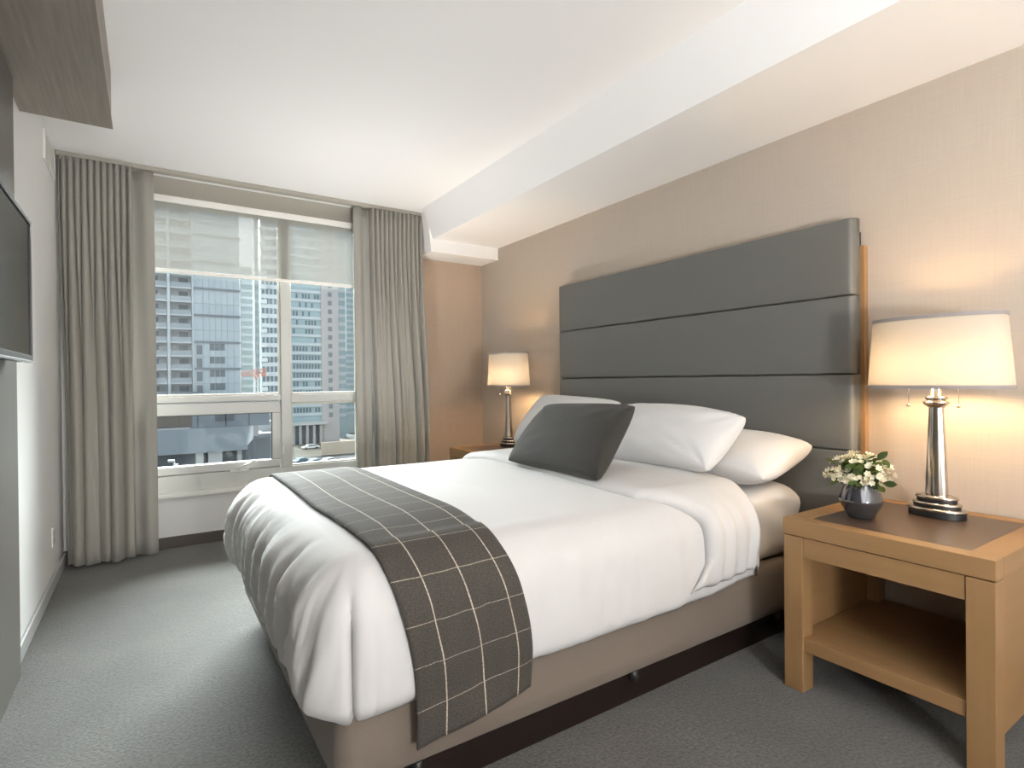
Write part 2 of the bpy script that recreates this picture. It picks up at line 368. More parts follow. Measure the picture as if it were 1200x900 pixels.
# ------------------------------------------------------------------ curtains
def curtain_sheet(xt0, xt1, xb0, xb1, ntop, y, amp_t, amp_b, seed, z0=0.025, z1=2.565, nz=26, per=14, merge=None):
    """a pleated cloth: ntop pleats at the heading, merging into fewer, deeper folds below"""
    rr = random.Random(seed); nb = merge or max(2, ntop//2); n = ntop*per
    ph = rr.random()*6
    P = []
    for i in range(nz+1):
        t = i/nz; z = z1-(z1-z0)*t; m = sst(0.05, 0.75, t); row = []
        for k in range(n+1):
            s = k/n
            sw = s+0.010*math.sin(5*s*math.pi+ph+2.2*t)*t
            a = 2*math.pi*ntop*s; b = 2*math.pi*nb*(sw+0.02*math.sin(7*s+seed))
            yt = amp_t*math.sin(a); yb = amp_b*(math.sin(b)*0.8+0.28*math.sin(2.3*b+ph))+amp_t*0.28*math.sin(a)
            xo = 0.006*math.cos(a)*(1-m)+0.022*math.cos(b+0.4)*m
            x = (xt0+(xt1-xt0)*s)*(1-m)+(xb0+(xb1-xb0)*s)*m+xo*min(1, 8*s, 8*(1-s))
            yy = y+yt*(1-m)+yb*m
            zz = z if i < nz else z+0.006*math.sin(b*0.5)
            row.append((x, yy, zz))
        P.append(row)
    return MB().grid(P)
track = obj('curtain_track', MB().box(XL+0.004, 2.0, 4.375, 4.43, 2.572, H), M['header'], bevel=0.003)
tag(track, 'slim taupe curtain track along the ceiling above the window', 'curtain track')
cl = thing('curtain', 'taupe curtain gathered left of the window beside the white wall', 'curtain', (-0.20, 4.40, 0), 'floor-length taupe curtains')
obj('pleated_panel', curtain_sheet(-0.447, -0.075, -0.425, -0.080, 11, 4.385, 0.030, 0.056, 3, merge=5), M['curtain'], cl, smooth=True, solid=0.004)
# the flat leading edge panel, with a dark gap behind
P = []
for i in range(21):
    t = i/20; z = 2.565-2.545*t; row = []
    for k in range(17):
        s = k/16; x = (-0.085+0.128*s)*(1-t)+(-0.075+0.128*s)*t
        row.append((x+0.004*math.sin(3*t+1), 4.415+0.020*math.sin(2.2*s*math.pi+0.5)*(0.5+0.5*t)-0.03*s*s+0.004*math.sin(9*t), z))
    P.append(row)
e = obj('flat_panel', MB().grid(P), M['lining'], cl, smooth=True, solid=0.005)
e['label'] = 'flat leading edge of the left curtain, with daylight put into its paler colour'
for k in range(12): obj('glider', MB().box(-0.44+k*0.031, -0.432+k*0.031, 4.39, 4.41, 2.555, 2.575), M['white_satin'], cl)
cr_ = thing('curtain', 'taupe curtain gathered right of the window beside the beige wall', 'curtain', (1.70, 4.40, 0), 'floor-length taupe curtains')
obj('pleated_panel', curtain_sheet(1.515, 1.975, 1.55, 2.03, 12, 4.385, 0.030, 0.052, 9, merge=7), M['curtain'], cr_, smooth=True, solid=0.004)
P = []
for i in range(21):
    t = i/20; z = 2.565-2.545*t; row = []
    for k in range(17):
        s = k/16; x = 1.392+0.125*s+0.022*t
        row.append((x, 4.415+0.016*math.sin(2.6*s*math.pi+2.0)-0.02*(1-s)**2, z))
    P.append(row)
e = obj('flat_panel', MB().grid(P), M['lining'], cr_, smooth=True, solid=0.005)
e['label'] = 'flat leading edge of the right curtain, paler than the pleats'

# ------------------------------------------------------------------ left wall fittings
vt = thing('wall_vent', 'white air vent high on the left wall beside the curtain', 'vent', (XL, 4.09, 2.39))
obj('frame', MB().box(XL, XL+0.012, 3.90, 4.29, 2.385, 2.41).box(XL, XL+0.012, 3.90, 4.29, 2.525, 2.55).box(XL, XL+0.012, 3.90, 3.93, 2.41, 2.525).box(XL, XL+0.012, 4.26, 4.29, 2.41, 2.525), M['white_satin'], vt, bevel=0.002)
obj('backing', MB().box(XL, XL+0.002, 3.93, 4.26, 2.41, 2.525), M['light_base'], vt)
for k in range(6):
    z = 2.418+k*0.018; obj('slat', MB().box(XL+0.002, XL+0.010, 3.93, 4.26, z, z+0.009), M['white_satin'], vt)
ot = thing('wall_outlet', 'white wall outlet low on the left wall near the curtain', 'outlet', (XL, 4.055, 0.24))
obj('plate', MB().box(XL, XL+0.007, 4.02, 4.09, 0.235, 0.345), M['white_satin'], ot, bevel=0.002)
obj('socket', MB().box(XL+0.007, XL+0.009, 4.035, 4.075, 0.25, 0.285).box(XL+0.007, XL+0.009, 4.035, 4.075, 0.295, 0.33), M['light_base'], ot)

pn = thing('wall_panel', 'tall grey wood-grain wall panel behind the television', 'panel', (XL, 1.5, 0))
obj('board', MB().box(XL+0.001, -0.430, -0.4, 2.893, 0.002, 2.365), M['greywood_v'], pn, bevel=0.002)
ob = thing('overhead_cabinet', 'grey wood-grain overhead cabinet under the ceiling, top left', 'cabinet', (XL, 1.5, 2.37))
obj('bottom_board', MB().box(XL+0.001, -0.126, -0.4, 3.245, 2.368, 2.388), M['greywood'], ob, bevel=0.001)
obj('side_board', MB().box(-0.146, -0.127, -0.4, 3.14, 2.392, H-0.001), M['greywood'], ob, bevel=0.001)
obj('end_board', MB().box(XL+0.001, -0.150, 3.225, 3.244, 2.39, H-0.001), M['greywood'], ob)
obj('edge_strip', MB().box(-0.128, -0.125, -0.4, 3.245, 2.3685, 2.3745), mat('pale_edge', (0.42, 0.37, 0.28), 0.5), ob)
obj('recess_shade', MB().box(XL+0.002, -0.158, 3.0, 3.224, 2.39, H-0.002), M['black'], ob)  # black block put in as the shade inside the open end

tv = thing('television', 'wall-mounted black flat television seen edge-on', 'television', (-0.40, 2.25, 1.23))
obj('housing', MB().box(-0.405, -0.372, 1.80, 2.735, 1.238, 1.765), M['black'], tv, bevel=0.004)
obj('screen', MB().box(-0.372, -0.3645, 1.812, 2.715, 1.262, 1.752), M['tv_screen'], tv)
obj('bezel', MB().box(-0.373, -0.360, 2.714, 2.737, 1.240, 1.766).box(-0.373, -0.360, 1.80, 2.714, 1.752, 1.766).box(-0.373, -0.360, 1.80, 1.813, 1.24, 1.752).box(-0.373, -0.360, 1.813, 2.714, 1.2432, 1.262), M['black'], tv, bevel=0.0015)
obj('bottom_strip', MB().box(-0.374, -0.3595, 1.80, 2.736, 1.2345, 1.2430), M['silver'], tv, bevel=0.001)
obj('bracket', MB().box(-0.4295, -0.405, 2.1, 2.45, 1.35, 1.65), M['black'], tv)

# ================================================================== BED
X0, X1b, YA, YZ = 0.385, 2.565, 1.375, 3.005
bed = thing('bed_base', 'taupe upholstered bed base on a recessed dark wood plinth', 'bed', (1.4, 2.19, 0))
def rounded_rect(x0, x1, y0, y1, r, n=8):
    pts = []
    for cx, cy, a0 in ((x1-r, y0+r, -90), (x1-r, y1-r, 0), (x0+r, y1-r, 90), (x0+r, y0+r, 180)):
        for k in range(n+1):
            a = rad(a0+90*k/n); pts.append((cx+r*math.cos(a), cy+r*math.sin(a)))
    return pts
rr_ = rounded_rect(X0, X1b, YA, YZ, 0.05)
P = []
for z, d in ((0.135, -0.012), (0.125, -0.004), (0.13, 0.0), (0.18, 0.003), (0.25, 0.0), (0.30, -0.002), (0.328, -0.006), (0.338, -0.02), (0.338, -0.05)):
    cx, cy = (X0+X1b)/2, (YA+YZ)/2
    P.append([(x+d*(1 if x > cx else -1), y+d*(1 if y > cy else -1), z+(0.006*math.sin(3.1*x)+0.004*math.sin(7*y) if z < 0.14 else 0)) for x, y in rr_])
b = MB(); b.grid(P, True); n_ = len(rr_); b.f.append([(len(P)-1)*n_+k for k in range(n_)]); b.f.append([k for k in range(n_)][::-1])
obj('box_spring', b, M['taupe'], bed, smooth=True)
obj('plinth', MB().box(0.47, 2.56, 1.420, 2.96, 0.0, 0.10), M['plinth'], bed, bevel=0.003)
obj('side_rail', MB().box(0.45, 2.56, 1.400, 2.98, 0.10, 0.128), M['plinth'], bed)
for x, y in ((0.60, 1.392), (1.42, 1.392), (2.30, 1.392)):
    obj('glide', MB().lathe((x, y, 0.092), [(0.014, 0), (0.020, 0.012), (0.020, 0.03), (0.012, 0.04)], 12), M['black'], bed, smooth=True)

def soft_box(x0, x1, y0, y1, z0, z1, r, n=6, seed=1, amp=0.003):
    pts = rounded_rect(x0, x1, y0, y1, 0.08, 12)
    # densify long sides
    D = []
    for i, p in enumerate(pts):
        q = pts[(i+1) % len(pts)]; L = math.hypot(q[0]-p[0], q[1]-p[1]); k = max(1, int(L/0.03))
        for j in range(k): D.append((p[0]+(q[0]-p[0])*j/k, p[1]+(q[1]-p[1])*j/k))
    cx, cy = (x0+x1)/2, (y0+y1)/2; rings = []
    prof = [(r*(1-math.sin(rad(90*k/n))), z0+r*(1-math.cos(rad(90*k/n)))) for k in range(n+1)]
    prof += [(0, z0+r+(z1-z0-2*r)*k/8) for k in range(1, 8)]
    prof += [(r*(1-math.cos(rad(90*k/n))), z1-r+r*math.sin(rad(90*k/n))) for k in range(n+1)]
    prof += [(r+0.1, z1), (r+0.3, z1+0.002)]
    for ins, z in prof:
        row = []
        for (x, y) in D:
            sx = (x-cx)/(x1-cx); sy = (y-cy)/(y1-cy)
            fx = 1-ins/(x1-cx); fy = 1-ins/(y1-cy)
            w = float(vn(x*6+z*9+seed*7, y*6-z*4)) * amp*2
            w += amp*1.6*math.sin(22*(x*1.0+z*1.2)+3*float(vn(x*3, z*8)))*(1 if z0+0.04 < z < z1-0.04 else 0.2)
            row.append((cx+(x-cx)*fx, cy+(y-cy)*fy-(w if y < cy else -w), z))
        rings.append(row)
    m = MB(); m.grid(rings, True); k = len(D); m.f.append([(len(rings)-1)*k+i for i in range(k)]); m.f.append([i for i in range(k)][::-1]); return m
mt = obj('mattress', soft_box(0.45, 2.545, 1.392, 2.985, 0.338, 0.665, 0.085, amp=0.005), M['pillow_linen'], smooth=True)
tag(mt, 'white sheeted mattress showing beside the pillows near the headboard', 'mattress')

# ------------------------------------------------------------------ draping of duvet, turned-down band and throw
TX0, TY0, TY1, ZT, RR = 0.468, 1.475, 2.81, 0.704, 0.14
def drape(p, q, off=0.0, hem=0.505, curl=True, wr=1.0, puff=1.0):
    """p, q in metres on the flat cloth -> point on the bed. Past the edges the cloth rolls over a soft rim and hangs."""
    dx = max(0.0, TX0-p)
    dy = max(0.0, TY0-q) or -max(0.0, q-TY1)
    ay = abs(dy); d = max(dx, ay)
    bx = max(p, TX0); by = min(max(q, TY0), TY1)
    if d <= 0:
        ex = min(p-TX0, 1.2); ey = min(q-TY0, TY1-q)
        edge = max(0.0, 1-min(ex, ey)/0.30)
        z = ZT+0.014*(1-edge**2)+off
        z += wr*(0.010*float(vn(p*2.3+4, q*2.3))+0.006*float(vn(p*6.1+9, q*5.0+2)))
        z -= 0.006*edge*edge
        if p > 2.0: z -= 0.10*sst(2.0, 2.10, p)*0
        return Vector((p, q, z))
    if dx >= ay: th = (math.pi/4)*(ay/dx); 
    else: th = math.pi/2-(math.pi/4)*(dx/ay)
    ux, uy = -math.cos(th), -math.sin(th)*(1 if dy > 0 else -1)
    if dx == 0: ux, uy = 0.0, -1.0*(1 if dy > 0 else -1)
    if ay == 0: ux, uy = -1.0, 0.0
    R = RR+off
    arc = R*math.pi/2
    if d < arc:
        a = d/R; out = R*math.sin(a); dn = R*(1-math.cos(a))
    else:
        out = R; dn = R+(d-arc)
    frac = min(1.0, d/hem)
    # belly of the filling: bulges below the rim and tucks in at the hem
    out += puff*0.018*math.sin(math.pi*min(1, max(0, (frac-0.25)/0.75)))
    if curl and frac > 0.90: 
        k = (frac-0.90)/0.10; out -= 0.045*k*k
    # wrinkles: folds that run down the hanging cloth
    s = bx*1.0+by*0.0 if (dx == 0) else (by+(TX0-bx))
    if dx > 0 and ay > 0: s = (TY0 if dy > 0 else TY1)+(-1 if dy > 0 else 1)*0.35*(th/(math.pi/2))
    elif dx == 0: s = bx+7.0
    foot = math.cos(th)**2 if d > 0 else 0
    amp = wr*(0.004+0.011*foot)*sst(0.0, 0.35, frac)
    sk = s-0.40*dn*foot
    wv = float(vn(sk*12+3, dn*2.6))*0.9+0.9*float(vn(sk*26+8, dn*4.0))+0.55*float(vn(sk*52, dn*7))
    out += amp*wv*2.0
    out += wr*0.010*float(vn(s*3.1+5, dn*5+1))*frac
    # crease at the near foot corner
    if dx > 0 and dy > 0:
        c = (th-1.15)/0.06; out -= 0.036*math.exp(-c*c)*sst(0.25, 0.6, frac)*wr
    z = ZT+off-dn+wr*0.006*float(vn(s*5, 2.2))*frac-0.006*(1-frac)
    return Vector((bx+ux*out, by+uy*out, z))
def frange(a, b, n): return [a+(b-a)*i/n for i in range(n+1)]
HEM = 0.48
qs = frange(TY0-HEM, TY0, 34)+frange(TY0, TY1, 62)[1:]+frange(TY1, TY1+HEM, 20)[1:]
ps = frange(TX0-HEM, TX0, 34)+frange(TX0, 2.02, 76)[1:]
def hemscale(p, q):
    # the hem climbs a little toward the head of the bed
    if q < TY0 or q > TY1:
        k = 1-0.10*sst(1.1, 2.0, p)+0.02*math.sin(5.1*p)+0.012*math.sin(11*p+1)
        return k
    return 1.0
P = []
for p in ps:
    row = []
    for q in qs:
        k = hemscale(p, q); qq = q
        if q < TY0: qq = TY0-(TY0-q)*k
        if q > TY1: qq = TY1+(q-TY1)*k
        row.append(drape(p, qq, 0.0, HEM))
    P.append(row)
dv = MB().grid(P)
duvet = thing('duvet', 'puffy white duvet draped over the bed and its foot', 'duvet', (1.2, 2.19, 0.5))
obj('cover', dv, M['linen'], duvet, smooth=True, solid=0.012)
# the turned-down band near the pillows
def band_edge(q):
    if q >= TY0: return 1.53+0.03*math.sin(3*q)+0.02*sst(TY0+0.2, TY0, q)+0.0
    d = TY0-q; return 1.55+0.165*sst(0, 0.2, d)-0.09*sst(0.33, HEM, d)
P = []
for q in qs:
    row = []; e0 = band_edge(max(q, TY0-HEM)) if q < TY1 else 1.55; e1 = 2.055-0.05*sst(TY0, TY0-0.3, q)+(0.03*sst(TY0-0.3, TY0-HEM, q))
    for k in range(27):
        s = k/26; p = e0+(e1-e0)*s
        off = 0.034*min(1, math.sqrt(max(0, math.sin(math.pi*min(1, s*9)/2))))*1.0
        off *= 1 if s < 0.93 else math.sqrt(max(0, 1-((s-0.93)/0.07)**2))
        off += 0.003
        kk = hemscale(p, q)*(1.03)
        qq = q if TY0 <= q <= TY1 else (TY0-(TY0-q)*kk if q < TY0 else TY1+(q-TY1)*kk)
        v = drape(p, qq, off, HEM)
        # gathered folds on the hanging side
        if q < TY0:
            f = sst(0.05, 0.35, TY0-q); v.y += 0.007*f*math.sin(p*75+4*float(vn(p*9, q*4)))*(0.4+0.9*s)
        row.append(v)
    P.append(row)
bo = obj('turned_down_edge', MB().grid(P), M['linen'], duvet, smooth=True, solid=0.006)

# the wool throw
def tl_edge(q):     # foot-side edge of the throw
    return 0.485+0.085*(1-sst(0.95, 1.50, q))+0.002*math.sin(9*q)
def tr_edge(q):
    return 0.845+0.085*(1-sst(0.95, 1.45, q))+0.012*sst(1.6, 2.2, q)-0.02*sst(2.2, 2.9, q)+0.002*math.sin(8*q+1)
TH = 0.585
tq = frange(TY0-TH, TY0, 44)+frange(TY0, TY1, 60)[1:]+frange(TY1, TY1+0.5, 16)[1:]
P = []; UV = []
for q in tq:
    row = []
    for k in range(31):
        s = k/30; x0, x1 = tl_edge(q), tr_edge(q); p = x0+(x1-x0)*s
        qq = q
        if q < TY0:
            ks = (1+0.045*(1-s)*1.3-0.035*s-0.05*math.exp(-((s-0.55)/0.25)**2)*0.3); qq = TY0-(TY0-q)*(ks*sst(0.35, 0.6, TY0-q)+hemscale(p, q)*(1-sst(0.35, 0.6, TY0-q)))
        v = drape(max(p, TX0+0.001), qq, 0.019, HEM, curl=False, wr=1.0)
        if q < TY0:
            f = sst(0.45, 0.62, TY0-q)
            v.y += 0.012*f*math.sin(s*7.5+0.6)+0.004*f
        if s in (0.0, 1.0): v.z -= 0.004 if q > TY0 else 0
        row.append(v); UV.append((s*0.358, TY1+0.5-q))
    P.append(row)
tm = MB().grid(P); tm.uv = UV
th_ = obj('throw_blanket', tm, M['throw'], smooth=True, solid=0.007)
tag(th_, 'brown-grey wool throw with cream windowpane check across the bed foot', 'throw')

# ------------------------------------------------------------------ pillows
def pillow(BL, BR, TL, TR, T, seed, pinch=0.06, nx=48, ny=32, flange=0.0, wr=0.012, flat=0.37, sag=0.0, rc=0.032):
    BL, BR, TL, TR = map(Vector, (BL, BR, TL, TR))
    cu = ((BR-BL)+(TR-TL)).normalized(); cv = ((TL-BL)+(TR-BR)).normalized(); nrm = cu.cross(cv).normalized()
    w = ((BR-BL).length+(TR-TL).length)/2; h = ((TL-BL).length+(TR-BR).length)/2
    mb = MB()
    for side in (1, -1):
        P = []
        for j in range(ny+1):
            row = []; v = math.sin(math.pi/2*(-1+2*j/ny)) if True else -1+2*j/ny
            for i in range(nx+1):
                u = math.sin(math.pi/2*(-1+2*i/nx))
                uu, vv = u*(1-rc*abs(v)**7), v*(1-rc*1.3*abs(u)**7); s, t = (uu+1)/2, (vv+1)/2
                p = BL*(1-s)*(1-t)+BR*s*(1-t)+TL*(1-s)*t+TR*s*t
                # edges pulled in between the pointed corners
                p -= cu*(u*pinch*h*0.5*(1-v*v)*abs(u)**3) + cv*(v*pinch*w*0.32*(1-u*u)*abs(v)**3)
                prof = ((1-u*u)*(1-v*v))
                th = T*0.5*(max(prof, 0)**flat)
                r = math.hypot(1-abs(u), 1-abs(v)); ang = math.atan2(1-abs(v), 1-abs(u)+1e-6)
                wk = wr*float(vn(ang*7+seed*3+(5 if u > 0 else 0)+(9 if v > 0 else 0), r*1.5))*math.exp(-r*2.2)*4*max(prof, 0)**0.4
                wk += wr*0.9*float(vn(u*2.2+seed, v*2.5+side*3+seed))*max(prof, 0)**0.5
                q = p+nrm*side*(th+wk)
                q.z -= sag*(1-u*u)*t
                row.append(q)
            P.append(row)
        mb.grid(P)
    o = mb
    return o
def add_pillow(name, label, cat, mb, m, group=None):
    o = obj(name, mb, m, smooth=True)
    bm = bmesh.new(); bm.from_mesh(o.data); bmesh.ops.remove_doubles(bm, verts=bm.verts, dist=0.0006); bmesh.ops.recalc_face_normals(bm, faces=bm.faces); bm.to_mesh(o.data); bm.free()
    for p in o.data.polygons: p.use_smooth = True
    return tag(o, label, cat, group)
add_pillow('pillow', 'white pillow lying flat against the headboard nearest the oak bedside table', 'pillow',
           pillow((2.11, 2.0, 0.745), (2.10, 1.32, 0.735), (2.49, 2.0, 0.86), (2.485, 1.31, 0.848), 0.20, 2, pinch=0.005, wr=0.012), M['pillow_linen'], 'white bed pillows')
add_pillow('pillow', 'white pillow leaning upright in the middle, right of the dark cushion', 'pillow',
           pillow((1.955, 2.19, 0.755), (1.95, 1.475, 0.765), (2.20, 2.19, 1.01), (2.17, 1.43, 0.985), 0.20, 5, pinch=0.012, wr=0.022, sag=-0.012), M['pillow_linen'], 'white bed pillows')
add_pillow('pillow', 'white pillow leaning upright directly behind the dark cushion, toward the far lamp', 'pillow',
           pillow((1.97, 2.99, 0.755), (1.96, 2.24, 0.76), (2.21, 2.98, 1.05), (2.20, 2.22, 1.03), 0.18, 8, pinch=0.01, wr=0.012), M['pillow_linen'], 'white bed pillows')
add_pillow('pillow', 'white pillow lying flat behind the leaning pillows on the far side of the bed', 'pillow',
           pillow((2.14, 2.90, 0.745), (2.14, 2.22, 0.735), (2.48, 2.90, 0.86), (2.48, 2.22, 0.85), 0.19, 12, pinch=0.01, wr=0.010), M['pillow_linen'], 'white bed pillows')
add_pillow('cushion', 'dark charcoal velvet lumbar cushion propped in front of the white pillows', 'cushion',
           pillow((1.525, 2.36, 0.745), (1.50, 1.655, 0.745), (1.79, 2.37, 1.018), (1.745, 1.68, 1.04), 0.165, 21, pinch=0.035, wr=0.010, rc=0.018), M['velvet'])

# ------------------------------------------------------------------ headboard
hb = thing('headboard', 'tall grey leather headboard of stacked horizontal panels with oak edge', 'headboard', (2.63, 2.225, 0))
ed = [0.14, 0.485, 0.829, 1.167, 1.515, 1.855]
for k in range(5):
    z0, z1 = ed[k], ed[k+1]; P = []
    prof = []
    n = 7; r = 0.013
    for i in range(n): a = rad(90*i/(n-1)); prof.append((2.584-0.014*math.sin(a), z0+0.0012+r*(1-math.cos(a))*0.8))
    prof = [(2.634, z0+0.0012)]+prof+[(2.5695, z0+(z1-z0)*t) for t in (0.2, 0.35, 0.5, 0.65, 0.8)]
    for i in range(n): a = rad(90-90*i/(n-1)); prof.append((2.584-0.014*math.sin(a), z1-0.0012-r*(1-math.cos(a))*0.8))
    prof.append((2.634, z1-0.0012))
    ys = [1.190, 1.191, 1.1935, 1.198, 1.205, 1.214]+frange(1.24, 3.21, 24)+[3.236, 3.245, 3.252, 3.2565, 3.259, 3.26]
    rows = []
    for y in ys:
        e = min(y-1.19, 3.26-y); c = 0.0
        if e < 0.024: c = 0.024-math.sqrt(max(0, 0.024**2-(0.024-e)**2))
        rows.append([(min(2.634, x+c*(1 if x < 2.62 else 0)), y, z) for x, z in prof])
    mb = MB().grid(rows); L = len(prof); mb.f.append([i for i in range(L)]); mb.f.append([(len(ys)-1)*L+i for i in range(L)])
    obj('leather_panel', mb, M['leather'], hb, smooth=True)
obj('backing_board', MB().box(2.634, XW-0.001, 1.172, 3.280, 0.0, 1.735), M['maple_v'], hb, bevel=0.002)
obj('mounting_cap', MB().box(2.634, XW-0.001, 1.20, 3.25, 1.735, 1.80), M['black'], hb)

# ------------------------------------------------------------------ nightstands
def nightstand(x0, y0, label):
    """x0,y0: front corner nearest the camera side; 0.655 deep, 0.625 wide"""
    D, Wd, Hh = 0.655, 0.625, 0.632; x1, y1 = x0+D, y0+Wd
    t = thing('nightstand', label, 'nightstand', (x0+D/2, y0+Wd/2, 0), 'oak bedside tables')
    tp = MB(); zt0 = Hh-0.060
    for a in (x0, x1-0.062): obj('top_rail', MB().box(a, a+0.062, y0, y1, zt0, Hh), M['maple'], t, bevel=0.0025)
    for a in (y0, y1-0.075): obj('top_rail', MB().box(x0+0.062, x1-0.062, a, a+0.075, zt0, Hh), M['maple_x'], t, bevel=0.0012)
    i = obj('top_inset', MB().box(x0+0.063, x1-0.063, y0+0.076, y1-0.076, zt0+0.01, Hh-0.0015), M['inset'], t)
    i['label'] = 'dark brown leather-look inset'
    lw = 0.074; z1 = zt0-0.003
    for a, b_ in ((x0, y0), (x0, y1-lw), (x1-lw, y0), (x1-lw, y1-lw)):
        obj('leg', MB().box(a+0.002, a+lw-0.0005, b_+0.002, b_+lw-0.002, 0, z1), M['maple_v'], t, bevel=0.0025)
    for b_ in (y0+0.012, y1-0.012-0.02):
        obj('side_panel', MB().box(x0+lw, x1-lw, b_, b_+0.02, 0.10, z1), M['maple_x'], t)
    obj('apron', MB().box(x0+0.006, x0+0.026, y0+lw-0.001, y1-lw+0.001, z1-0.072, z1), M['maple'], t, bevel=0.0012)
    obj('apron', MB().box(x1-0.026, x1-0.006, y0+lw-0.001, y1-lw+0.001, z1-0.072, z1), M['maple'], t)
    obj('shelf', MB().box(x0+0.010, x1-0.004, y0+0.034, y1-0.034, 0.152, 0.200), M['maple'], t, bevel=0.002)
    return t
ns = nightstand(1.983, 0.545, 'light maple bedside table in the right foreground, with vase and lamp')
n2 = copy_tree(ns); n2.location.y += 2.74; n2['label'] = 'light maple bedside table beyond the bed, mostly hidden, near the corner'

# ------------------------------------------------------------------ table lamps
def table_lamp(x, y, z, label):
    t = thing('table_lamp', label, 'lamp', (x, y, z), 'bedside table lamps')
    # oval tiered base: (half width, z0, z1)
    base = MB(); SX = 0.66
    def tier(r, a, b_): base.lathe((x, y, z), [(r-0.006, a), (r, a+0.003), (r, b_-0.006), (r-0.004, b_-0.002), (r-0.012, b_)], 48, SX, 1)
    tier(0.095, 0.021, 0.034); tier(0.079, 0.043, 0.054); tier(0.068, 0.064, 0.078)
    obj('tiered_base', base, M['chrome'], t, smooth=True)
    bl_ = MB()
    for r, a, b_ in ((0.090, 0.0, 0.022), (0.074, 0.033, 0.044), (0.063, 0.053, 0.065)):
        bl_.lathe((x, y, z), [(r, a), (r, b_)], 48, SX, 1)
    obj('base_groove', bl_, M['black'], t, smooth=False)
    col = MB(); zc0, zc1 = 0.080, 0.408
    n = 8
    P = []
    for zz, r in ((zc0-0.004, 0.034), (zc0+0.004, 0.0365), (zc1-0.003, 0.0235), (zc1, 0.022)):
        P.append([(x+r*0.82*math.cos(2*math.pi*(k+0.5)/n), y+r*math.sin(2*math.pi*(k+0.5)/n), z+zz) for k in range(n)])
    col.grid(P, True)
    obj('tapered_column', col, M['chrome'], t, bevel=0.002)
    nk = MB().lathe((x, y, z), [(0.026, 0.405), (0.038, 0.416), (0.043, 0.424), (0.040, 0.428), (0.030, 0.430), (0.030, 0.434), (0.036, 0.438), (0.036, 0.444), (0.024, 0.448), (0.018, 0.450), (0.018, 0.50)], 32, 0.85, 1)
    obj('neck', nk, M['chrome'], t, smooth=True)
    zs0, zs1 = 0.478, 0.742
    def shade_ring(zz, grow=0.0):
        k = (zz-zs0)/(zs1-zs0); ry = 0.226-0.020*k+grow; rx = 0.128-0.010*k+grow
        return [(x+rx*math.copysign(abs(math.cos(a))**0.9, math.cos(a)), y+ry*math.copysign(abs(math.sin(a))**0.9, math.sin(a)), z+zz) for a in [2*math.pi*j/64 for j in range(64)]]
    s = MB().grid([shade_ring(zs0+(zs1-zs0)*i/6) for i in range(7)], True)
    sh = obj('lamp_shade', s, M['shade'], t, smooth=True)
    for a, b_ in ((zs0-0.002, zs0+0.011), (zs1-0.011, zs1+0.002)):
        o_ = [shade_ring(a, 0.0025), shade_ring(b_, 0.0025)]; i_ = [shade_ring(b_, -0.002), shade_ring(a, -0.002), shade_ring(a, 0.0025)]
        obj('shade_trim', MB().grid(o_+i_, True), M['trim'], sh, smooth=False)
    obj('harp_and_finial', MB().tube([(x, y, z+0.49), (x, y, z+0.745)], 0.0035).lathe((x, y, z+0.738), [(0.004, 0), (0.008, 0.006), (0.005, 0.016), (0.001, 0.02)], 12)
        .tube([(x, y-0.203, z+0.733), (x, y+0.203, z+0.733)], 0.002).tube([(x, y-0.09, z+0.50), (x, y+0.09, z+0.50)], 0.006), M['chrome'], t, smooth=True)
    for s_ in (-1, 1):
        yy = y+s_*0.078
        obj('pull_chain', MB().tube([(x-0.03, yy, z+0.50), (x-0.03, yy, z+0.418)], 0.0009, 6).lathe((x-0.03, yy, z+0.406), [(0.002, 0), (0.0075, 0.003), (0.0075, 0.008), (0.002, 0.012)], 12), M['chrome'], t, smooth=True)
        bb = obj('bulb', MB().lathe((x, y+s_*0.085, z+0.55), [(0.012, -0.04), (0.016, -0.02), (0.028, 0.01), (0.028, 0.025), (0.018, 0.045), (0.004, 0.052)], 16), M['bulb_on'], t, smooth=True)
    return t
M['bulb_on'] = bpy.data.materials.new('lit_bulb'); M['bulb_on'].use_nodes = True
_n = M['bulb_on'].node_tree.nodes; _b = _n['Principled BSDF']; _b.inputs['Emission Color'].default_value = (1.0, 0.66, 0.34, 1); _b.inputs['Emission Strength'].default_value = 175.0
_b.inputs['Base Color'].default_value = (0.9, 0.9, 0.9, 1)
lamp = table_lamp(2.462, 0.85, 0.632, 'lit table lamp in the right foreground on the maple bedside table')
l2 = copy_tree(lamp); l2.location = (2.40, 3.69, 0.632); l2['label'] = 'lit table lamp beyond the bed in the far corner'

# ------------------------------------------------------------------ vase and flowers
vx, vy, vz = 2.21, 1.00, 0.632
vs = MB(); nf = 10
prof = [(0.038, 0.0), (0.043, 0.003), (0.072, 0.058), (0.072, 0.072), (0.049, 0.132), (0.047, 0.138)]
P = []
for i, (r, zz) in enumerate(prof):
    ofs = 0.5 if i in (2, 3) else 0.0
    P.append([(vx+r*math.cos(2*math.pi*(k+ofs)/nf), vy+r*math.sin(2*math.pi*(k+ofs)/nf), vz+zz) for k in range(nf)])
